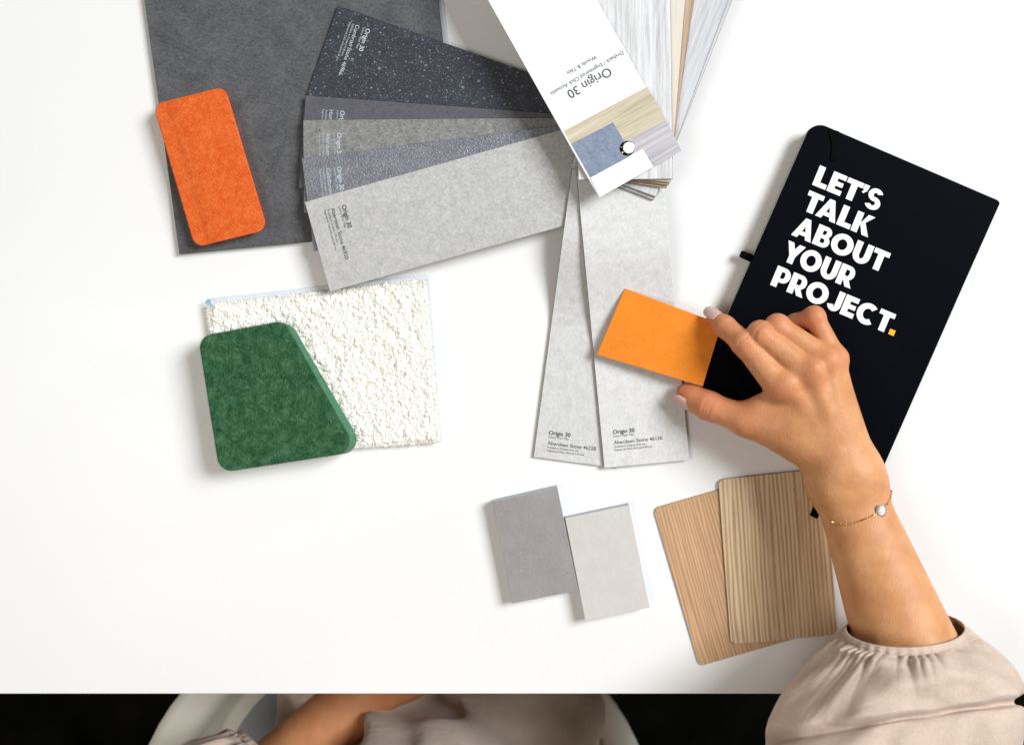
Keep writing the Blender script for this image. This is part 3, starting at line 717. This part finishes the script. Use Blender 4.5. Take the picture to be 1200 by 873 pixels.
def surface_nets(G, F):
    ins = F < 0
    c = [ins[i:ins.shape[0]-1+i, j:ins.shape[1]-1+j, k:ins.shape[2]-1+k] for i in (0, 1) for j in (0, 1) for k in (0, 1)]
    s = sum(x.astype(np.int8) for x in c); act = (s > 0) & (s < 8)
    idx = -np.ones(act.shape, np.int64); I = np.argwhere(act); idx[act] = np.arange(len(I))
    acc = np.zeros((len(I), 3)); cnt = np.zeros(len(I))
    cr = [(i, j, k) for i in (0, 1) for j in (0, 1) for k in (0, 1)]
    for a in range(8):
        for b in range(a + 1, 8):
            d = [abs(cr[a][q] - cr[b][q]) for q in range(3)]
            if sum(d) != 1: continue
            va = F[I[:, 0] + cr[a][0], I[:, 1] + cr[a][1], I[:, 2] + cr[a][2]].astype(float); vb = F[I[:, 0] + cr[b][0], I[:, 1] + cr[b][1], I[:, 2] + cr[b][2]].astype(float)
            m = (va < 0) != (vb < 0); t = np.where(m, va / np.where(m, va - vb, 1), 0)
            p = np.array(cr[a], float) + t[:, None] * (np.array(cr[b], float) - np.array(cr[a], float))
            acc[m] += p[m]; cnt[m] += 1
    V = G.lo + (I + acc / cnt[:, None]) * G.vox
    faces = []
    for ax in range(3):
        sl0 = [slice(None)] * 3; sl1 = [slice(None)] * 3; sl0[ax] = slice(0, -1); sl1[ax] = slice(1, None)
        A, B = ins[tuple(sl0)], ins[tuple(sl1)]; E = np.argwhere(A != B)
        o1, o2 = [q for q in range(3) if q != ax]
        ok = (E[:, o1] > 0) & (E[:, o2] > 0) & (E[:, o1] < ins.shape[o1] - 1) & (E[:, o2] < ins.shape[o2] - 1); E = E[ok]
        def cell(d1, d2):
            q = E.copy(); q[:, o1] -= d1; q[:, o2] -= d2; return idx[q[:, 0], q[:, 1], q[:, 2]]
        q = np.stack((cell(1, 1), cell(0, 1), cell(0, 0), cell(1, 0)), 1)
        flip = A[E[:, 0], E[:, 1], E[:, 2]]
        if ax == 1: flip = ~flip
        q = np.where(flip[:, None], q, q[:, ::-1]); faces.append(q)
    Fc = np.concatenate(faces); Fc = Fc[(Fc >= 0).all(1)]
    return V, Fc
def J(px, py, z, r): p = P(px, py, z * mm); return (p, r * mm)

# joints: photo x, photo y, height mm, radius mm
idx_f = [J(914, 451, 47, 10.8), J(873, 403, 43, 8.3), J(849, 382.5, 30, 7.2), J(837.5, 373.5, 20.5, 5.9)]
mid_f = [J(947, 436, 50, 9.8), J(891, 391, 45, 8.1), J(896, 398, 28, 7.2), J(915, 414, 22, 6.5)]
rng_f = [J(967, 422, 48, 9.3), J(911, 382.5, 43, 7.7), J(913, 390, 27, 7.0), J(930, 404, 22, 6.2)]
pnk_f = [J(978, 419, 42, 7.6), J(954, 371, 38, 6.5), J(931, 379, 28, 5.9), J(926, 392, 22, 5.2)]
thm_f = [J(930, 512, 38, 14.0), J(874, 492, 32, 10.6), J(829, 475, 23, 9.2), J(812, 466.5, 17, 7.6), J(802, 460, 14.5, 5.6)]
WR = [J(981, 568, 40, 15.6), J(1003, 566, 40, 15.2)]
EL = J(1092, 838, 74, 34)
meta = [(J(921, 455, 42, 11), J(980, 548, 40, 15.5)), (J(944, 441, 46, 10.5), J(988, 550, 41, 15.5)), (J(963, 428, 44, 10), J(996, 552, 41, 15)), (J(974, 428, 38, 9), J(1002, 552, 38, 14))]
G = Grid(P(770, 875, .0) + np.array((0, 0, .004)), P(1180, 335, .0) + np.array((0, 0, .118)), .00095)
print('grid', G.n)
palm = G.field()
for a, b in meta: G.prim(palm, a[0], b[0], a[1], b[1], .010)
G.prim(palm, J(905, 490, 33, 9)[0], J(965, 535, 36, 15)[0], .010, .015, .012)
G.prim(palm, J(950, 480, 32, 14)[0], J(985, 540, 36, 15)[0], .014, .016, .012)   # heel of the hand
for Wj in WR:
    G.prim(palm, Wj[0], EL[0] + (np.array((-.003, 0, 0)) if Wj is WR[0] else np.array((.003, 0, 0))), Wj[1], EL[1], .012)
for a, b in meta: G.prim(palm, b[0], WR[0][0] if b is meta[0][1] or b is meta[1][1] else WR[1][0], b[1], .016, .012)
# tendons and knuckle heads
for k_, (p0, p1) in enumerate(((J(923, 449, 52.5, 5.2), J(978, 530, 53, 2)), (J(953, 432, 56, 5.0), J(984, 530, 55, 2)), (J(972, 421, 53, 4.4), J(992, 530, 54, 2)), (J(983, 419, 45.5, 3.8), J(1003, 530, 50, 2)))):
    G.prim(palm, p0[0], p0[0] + np.array((.0005, 0, 0)), p0[1] * 1.15, p0[1] * 1.15, .006)
    G.prim(palm, p0[0], p1[0] + np.array((0, 0, -.0015)), .0028, .0022, .007)
# web between thumb and index
G.prim(palm, J(893, 474, 38, 5)[0], J(925, 490, 40, 9)[0], .006, .010, .012)
hand = None
fingers = []
for ch_, kk in ((idx_f, .004), (mid_f, .004), (rng_f, .004), (pnk_f, .004)):
    f = G.field()
    for i in range(3): G.prim(f, ch_[i][0], ch_[i+1][0], ch_[i][1], ch_[i+1][1], kk)
    # knuckle of the middle joint
    pj = ch_[1][0] + np.array((.0, .0, .0012)); G.prim(f, pj, pj + np.array((.0004, 0, 0)), ch_[1][1] * .97, ch_[1][1] * .97, .003)
    fingers.append(f)
tf = G.field()
for i in range(4): G.prim(tf, thm_f[i][0], thm_f[i+1][0], thm_f[i][1], thm_f[i+1][1], .006)
fu = fingers[0]
for f in fingers[1:]: fu = smin(fu, f, .0012)
def blend_fingers():
    a = smin(palm, tf, .012); return smin(a, fu, .006)
hf = blend_fingers()
# creases over the joints
def crease(Fld, j, a_, b_, offs, depth=.00055, wdt=.0007, rad=.012, side=None):
    d = (b_ - a_) / np.linalg.norm(b_ - a_)
    lo = np.floor((j - rad - G.lo) / G.vox).astype(int).clip(0); hi = np.minimum(np.ceil((j + rad - G.lo) / G.vox).astype(int) + 1, G.n)
    sl = tuple(slice(lo[q], hi[q]) for q in range(3)); X, Y, Z = np.meshgrid(*[G.ax[q][lo[q]:hi[q]] for q in range(3)], indexing='ij')
    q = np.stack((X, Y, Z), -1) - j; s = q @ d; lat = np.cross(q, d); perp = q[..., 0] * -d[1] + q[..., 1] * d[0]
    fade = np.clip(1 - np.linalg.norm(q, axis=-1) / rad, 0, 1) ** .5
    for o, c in offs:
        Fld[sl] += (depth * np.exp(-((s - o - c * perp ** 2) / wdt) ** 2) * fade).astype(np.float32)
i0, i1, i2, i3 = [q[0] for q in idx_f]
top = np.array((0, 0, .006))
crease(hf, i1 + top, i0, i2, [(-.0022, 30), (0.0002, 8), (.0024, -25), (.0042, -35)], .0009)
crease(hf, i2 + top, i1, i3, [(-.001, 20), (.001, -20)], .0004, rad=.009)
crease(hf, thm_f[2][0] + np.array((-.002, -.003, .006)), thm_f[1][0], thm_f[3][0], [(-.0028, 0), (-.0005, 0), (.0018, 0)], .0008)
crease(hf, mid_f[1][0] + np.array((-.003, .003, .004)), mid_f[0][0], mid_f[2][0], [(-.002, 0), (.001, 0)], .0004)
V1, F1 = surface_nets(G, hf)
# keep what the sleeve does not hide + a little
print('hand mesh', len(V1), len(F1))

def sample_sdf(p):            # trilinear value of hf
    q = (np.asarray(p) - G.lo) / G.vox; i = np.floor(q).astype(int)
    if np.any(i < 0) or np.any(i >= G.n - 1): return .05
    f = q - i; v = hf[i[0]:i[0]+2, i[1]:i[1]+2, i[2]:i[2]+2].astype(float)
    v = v[0] * (1-f[0]) + v[1] * f[0]; v = v[0] * (1-f[1]) + v[1] * f[1]; return v[0] * (1-f[2]) + v[1] * f[2]

# coarse body (torso, legs, far arm), mostly hidden by clothes and table
SHR = np.array((.075, -.44, .19)); SHL = np.array((-.275, -.44, .17)); PEL = np.array((-.100, -.50, -.20)); CH = np.array((-.10, -.47, .10)); NK = np.array((-.10, -.44, .27))
ELL = P(290, 945, -.115); WL = P(456, 785, -.15)
G2 = Grid((-.42, -.72, -.745), (.36, .12, .36), .006)
bf = G2.field()
G2.prim(bf, PEL, CH, .098, .115, .05, .06)
G2.prim(bf, CH + np.array((-.07, 0, .02)), CH + np.array((.07, 0, .02)), .085, .085, .05, .06)
G2.prim(bf, CH, NK, .06, .05, .05, .06)
for s_ in (-1, 1):
    hip = PEL + np.array((s_ * .068, .0, -.01)); knee = np.array((PEL[0] + s_ * .070, -.10, -.215)); ank = np.array((PEL[0] + s_ * .08, -.14, -.66))
    G2.prim(bf, hip, knee, .070, .054, .012, .04); G2.prim(bf, knee, ank, .054, .035, .03, .04); G2.prim(bf, ank, ank + np.array((0, .14, -.045)), .034, .024, .02, .03)
torso_f = bf.copy()
G2.prim(bf, SHR, EL[0], .048, .036, .03, .04); G2.prim(bf, SHL, ELL, .046, .036, .03, .04)
V2, F2 = surface_nets(G2, bf)
# left forearm and hand in the lap
G3 = Grid(np.minimum(ELL, WL) - np.array((.06, .06, .07)), np.maximum(ELL, WL) + np.array((.14, .14, .07)), .0022)
lf = G3.field()
G3.prim(lf, ELL, WL, .036, .025, .02, .03)
Hn = WL + np.array((.035, .045, -.004)); G3.prim(lf, WL, Hn, .022, .022, .015, .03); G3.prim(lf, WL + np.array((.02, -.006, 0)), Hn + np.array((.025, -.01, -.004)), .017, .016, .015, .03)
for q in range(4):
    b0 = Hn + np.array((.006 + .013 * q, .012 - .009 * q, 0)); b1 = b0 + np.array((.018, .03 - .004 * abs(q - 1), .002)); b2 = b1 + np.array((.008, .018, -.018))
    G3.prim(lf, b0, b1, .0095, .0085, .004, .02); G3.prim(lf, b1, b2, .0085, .0068, .003, .02)
tb0 = WL + np.array((-.004, .03, .004)); G3.prim(lf, WL, tb0, .016, .012, .008, .02); G3.prim(lf, tb0, tb0 + np.array((.004, .045, .0)), .011, .008, .004, .02)
V3, F3 = surface_nets(G3, lf)

pe = thing('person', (PEL[0], PEL[1], -.74), 'person in beige puff-sleeved blouse reaching over the table', 'person')
BV = np.concatenate((V1, V2, V3)); BF = np.concatenate((F1, F2 + len(V1), F3 + len(V1) + len(V2)))
body = mesh_obj('body', BV, BF.tolist(), M['skin'], pe, smooth=True)
blush = np.zeros(len(BV), np.float32)
def add_blush(c, r, s): 
    d = np.linalg.norm(V1 - c, axis=1); blush[:len(V1)] = np.maximum(blush[:len(V1)], s * np.exp(-(d / r) ** 2))
for f in (idx_f, mid_f, rng_f, pnk_f):
    add_blush(f[1][0], .013, .75); add_blush(f[0][0] + np.array((0, 0, .004)), .013, .5); add_blush(f[3][0], .012, .8)
for q, s_, r_ in ((thm_f[4], .9, .014), (thm_f[2], .8, .018), (thm_f[1], .55, .02), (idx_f[2], .5, .014)): add_blush(q[0], r_, s_)
blush[len(V1) + len(V2):] = .25
at = body.data.attributes.new('blush', 'FLOAT', 'POINT'); at.data.foreach_set('value', blush)

# finger nails
def nail(center, along, normal, L, Wd, thick=.0006):
    a = np.array(along, float); a /= np.linalg.norm(a); n = np.array(normal, float); n -= a * (n @ a); n /= np.linalg.norm(n); s = np.cross(a, n)
    V = []; F = []; nu, nv = 13, 13
    for j in range(nv):
        v = j / (nv - 1) * 2 - 1
        for i in range(nu):
            u = i / (nu - 1) * 2 - 1
            wv = (1 - max(0, v) ** 4 * .45) * (1 - max(0, -v) ** 3 * .35)
            x = u * Wd / 2 * wv; 
            p = center + a * v * L / 2 * (1 - .10 * u * u * (1 if v > 0 else -1) * abs(v)) + s * x - n * (x * x * 95) - n * (v * v * .0007) + n * thick
            V.append(p)
    for j in range(nv - 1):
        for i in range(nu - 1):
            q = j * nu + i; F.append([q, q + 1, q + nu + 1, q + nu])
    o = mesh_obj('fingernail', V, F, M['nail'], body, smooth=True)
    sd_ = o.modifiers.new('t', 'SOLIDIFY'); sd_.thickness = .0011; sd_.offset = 0
def surf_pt(c, n, maxr=.02):
    n = np.array(n, float); n /= np.linalg.norm(n); r = 0
    while r < maxr and sample_sdf(c + n * r) < 0: r += .0002
    return c + n * r
di = idx_f[3][0] - idx_f[2][0]; ni = np.array((-.25, .80, .62))
nc = surf_pt(idx_f[3][0] + di * -.06, ni); nail(nc + np.array((-.0012, .0004, -.0006)), di, ni, .0135, .0098)
dt = thm_f[4][0] - thm_f[3][0]; nt = np.array((-.35, -.72, .50))
nc = surf_pt(thm_f[4][0] + dt * -.15, nt); nail(nc + np.array((-.001, -.0002, -.0004)), dt, nt, .0145, .0115)

# ------------------------------------------------------------------ bracelet
bpx = [(973, 612), (980, 613.8), (989, 614.6), (1000, 613.2), (1009, 609.8), (1018, 606.4), (1025, 602.5), (1032, 598.3), (1039, 591), (1043, 584), (1046.5, 577)]
br = thing('bracelet', tuple(P(1010, 605, .06)), 'thin gold chain bracelet with one clear round stone', 'bracelet')
def on_arm(px, py):
    z = .11
    while z > .01:
        if sample_sdf(P(px, py, z)) < 0: return z
        z -= .0004
    return None
path = []
for (a, b) in zip(bpx[:-1], bpx[1:]):
    for k in range(5):
        t = k / 5; x, y = a[0] + (b[0] - a[0]) * t, a[1] + (b[1] - a[1]) * t; z = on_arm(x, y)
        if z: path.append(P(x, y, z + .0006))
# underside: go round the arm
ax0 = (WR[0][0] + WR[1][0]) / 2; axd = EL[0] - ax0; axd /= np.linalg.norm(axd)
if len(path) > 4:
    s0, s1 = path[-1], path[0]; cc = ax0 + axd * (((s0 + s1) / 2 - ax0) @ axd); 
    for k in range(1, 24):
        t = k / 24; base = s0 + (s1 - s0) * t; ang = math.pi * t
        d = (s0 - cc) / np.linalg.norm(s0 - cc) * math.cos(ang) * 1.0 + np.array((0, 0, -1)) * math.sin(ang); d /= np.linalg.norm(d)
        b = cc + axd * ((base - cc) @ axd); q = surf_pt(b, d, .05); path.append(q + d * .0006)
    path.append(path[0])
pv = [Vector(p) for p in path]
tube('chain', pv, .00034, M['gold'], br, 6, cap=False)
# little beads along the visible chain
seglen = 0; V = []; F = []
bm = bmesh.new(); bmesh.ops.create_icosphere(bm, subdivisions=1, radius=1); ib = np.array([v.co[:] for v in bm.verts]); ifc = np.array([[v.index for v in f.verts] for f in bm.faces]); bm.free()
nxt = 0; tot = 0; cnt = 0; VV = []; FF = []
for a, b in zip(path[:-1], path[1:]):
    L_ = np.linalg.norm(b - a); 
    while nxt < tot + L_:
        c = a + (b - a) * ((nxt - tot) / L_); r = .00058 if cnt % 4 else .00085
        VV.append(ib * r + c + np.array((0, 0, .0001))); FF.append(ifc + 12 * cnt * 1 * (len(ib) // 12)); cnt += 1; nxt += .0019
    tot += L_
FF = [ifc + len(ib) * i for i in range(len(VV))]
mesh_obj('beads', np.concatenate(VV), np.concatenate(FF).tolist(), M['gold'], br)
zc = on_arm(1032, 598.3) or .06
gc = P(1032, 598.3, zc + .0012)
def lathe(name, c, prof, mat, parent, n=20, smooth=False, sx=1.0):
    V = []; F = []
    for r, z in prof:
        for k in range(n): V.append((c[0] + r * sx * math.cos(2*math.pi*k/n), c[1] + r * math.sin(2*math.pi*k/n), c[2] + z))
    for i in range(len(prof) - 1):
        for k in range(n): F.append([i*n + k, i*n + (k+1) % n, (i+1)*n + (k+1) % n, (i+1)*n + k])
    F.append([(len(prof)-1)*n + k for k in range(n)]); F.append([k for k in range(n)][::-1])
    return mesh_obj(name, V, F, mat, parent, smooth=smooth)
st = lathe('setting', gc, [(.003, -.0008), (.0041, 0), (.0041, .0008), (.0034, .0009)], plain('silver', (.85, .85, .86, 1), .25, metal=1), br, 18, sx=.85)
lathe('stone', gc, [(.0032, .0005), (.0033, .0012), (.0023, .0022), (.0012, .0024)], M['gem'], br, 12, sx=.85)
pz = on_arm(975.5, 612) or .04
lathe('clasp', P(975, 611.5, pz + .0008), [(.0004, -.0009), (.0009, -.0004), (.0011, 0), (.0009, .0005), (.0004, .0009)], M['gold'], br, 12, True)

# ------------------------------------------------------------------ clothes
def periodic_rings(rings, nphi=420, nt=230):
    """rings: (cx, cy, z, halfwidth px, shift px, half height mm, edge angle); smooth interpolation along t"""
    K = np.array(rings, float); n = len(K); ts = np.linspace(0, n - 1, nt); out = []
    for t in ts:
        i = min(int(t), n - 2); f = t - i
        p0, p1, p2, p3 = K[max(i-1, 0)], K[i], K[i+1], K[min(i+2, n-1)]
        m1 = (p2 - p0) / 2; m2 = (p3 - p1) / 2
        q = (2*f**3 - 3*f**2 + 1) * p1 + (f**3 - 2*f**2 + f) * m1 + (-2*f**3 + 3*f**2) * p2 + (f**3 - f**2) * m2
        out.append(q)
    return ts, np.array(out)
def fbm(p, s, sd=0): return noise.fractal(Vector((p[0] * s + sd, p[1] * s, p[2] * s)), 1.0, 2.0, 3)
def sleeve(name, rings, parent, mat, ngath=38, seed=0, fold=None, nphi=420, nt=230):
    ts, Q = periodic_rings(rings, nphi, nt); V = np.zeros((nt, nphi, 3))
    ph = [random.uniform(0, 6.28) for _ in range(8)]
    for j, (t, q) in enumerate(zip(ts, Q)):
        cx, cy, z, w, sh, hz, ea = q
        for i in range(nphi):
            a = 2 * math.pi * i / nphi; ca, sa = math.cos(a), math.sin(a)
            # gathers
            g = 0
            if t > 1.0:
                e = math.exp(-(t - 1.0) / .7) * min(1, (t - 1.0) / .14); aw = a + .10 * math.sin(3 * a + ph[0]) + .06 * math.sin(7 * a + ph[1]) + .03 * t * math.sin(5 * a + ph[2])
                amp = .75 + .25 * math.sin(5 * a + ph[3]); g = e * amp * (abs(math.sin(ngath * aw / 2)) ** .8 - .6) * 5.4
                e2 = min(1, (t - 1) / .45); e3 = math.exp(-max(0, t - 1.6) / 1.3)
                g += e2 * e3 * 4.8 * (abs(math.sin(6.5 * aw + .5 * math.sin(2 * aw + t))) ** .9 - .6) * (.6 + .4 * math.sin(4 * a + ph[5]))
                g += e2 * 6.0 * noise.noise(Vector((ca * 1.3 + seed, sa * 1.3, t * .55))) + e2 * 3.2 * noise.noise(Vector((ca * 3.6 + seed, sa * 3.6 + t * .5, t * .9)))
            else:
                g = .35 * math.sin(34 * a + ph[7]) * (.3 + t)
                if .80 < t < .92: g -= .5
                if t < .1: g -= (1 - t / .1) * 1.0
            g = g * 1.35 if t > 1 else g
            x = w * ca; e_ = rotpt((x, 0), ea)
            gm = 1 + g * mm / (.58 * mm * w)
            px = cx + e_[0] * gm; py = cy + e_[1] * gm + sh * sa
            V[j, i] = P(px, py, (z + (hz + g) * sa) * mm)
    F = []
    for j in range(nt - 1):
        for i in range(nphi): F.append([j*nphi + i, j*nphi + (i+1) % nphi, (j+1)*nphi + (i+1) % nphi, (j+1)*nphi + i])
    o = mesh_obj(name, V.reshape(-1, 3), F, mat, parent, smooth=True)
    s = o.modifiers.new('thick', 'SOLIDIFY'); s.thickness = .0009; s.offset = -1
    return o
# torso cloth from the coarse field
def cloth_shell(name, Fld, off, lo_z, hi_z, mat, parent, cut=None):
    G_ = G2; X, Y, Z = np.meshgrid(*G_.ax, indexing='ij')
    wr = .007 * (np.abs(np.sin(X * 38 + Y * 22 + 3 * np.sin(Y * 19))) - .5) + .004 * np.sin(X * 55 + 6 * np.sin(Y * 17)) * np.sin(Z * 40 + 4 * np.sin(X * 21)) + .003 * np.sin(Y * 90 + X * 45 + 3 * np.sin(Z * 30))
    f = Fld - off + wr.astype(np.float32)
    f = np.maximum(f, (Z - hi_z).astype(np.float32)); f = np.maximum(f, (lo_z - Z).astype(np.float32))
    if cut is not None: f = np.maximum(f, cut(X, Y, Z).astype(np.float32))
    V, Fc = surface_nets(G_, f.astype(np.float32))
    return mesh_obj(name, V, Fc.tolist(), mat, parent, smooth=True)
blouse = cloth_shell('blouse', torso_f, .016, -.22, .225, M['linen'], pe, cut=lambda X, Y, Z: Y + .36)
cloth_shell('trousers', torso_f, .012, -.70, -.12, M['trouser'], pe)
q8 = SHR; kz = (H - q8[2]) / H; shpx = (NX + q8[0] / (S * kz), NY - q8[1] / (S * kz))
sleeve('sleeve', [
    (1061, 736, 66, 71, 22, 38, 0), (1061, 742.5, 66, 75, 25, 40, 0), (1058, 757, 67, 95, 24, 48, -1), (1056, 786, 70, 127, 20, 57, -3),
    (1054, 824, 74, 149, 8, 60, -6), (1049, 846, 76, 149, -2, 49, -9), (1045, 868, 80, 160, -10, 57, -6), (1010, 960, 100, 150, -10, 62, 15), (shpx[0] + 40, shpx[1] - 110, 165, 160, 0, 68, 30), (shpx[0] - 30, shpx[1] + 10, 190, 130, 0, 60, 40)], blouse, M['linen'], seed=3)
sleeve('sleeve', [
    (328, 896, -122, 60, 0, 40, 43), (323, 901, -122, 64, 0, 42, 43), (314, 911, -120, 80, 0, 50, 43), (290, 936, -114, 100, 0, 56, 43), (268, 980, -90, 106, 0, 58, 40), (235, 1100, 40, 120, 0, 62, 15), (175, 1260, 165, 130, 0, 60, -10)], blouse, M['linen'], ngath=24, seed=11, nphi=220, nt=110)
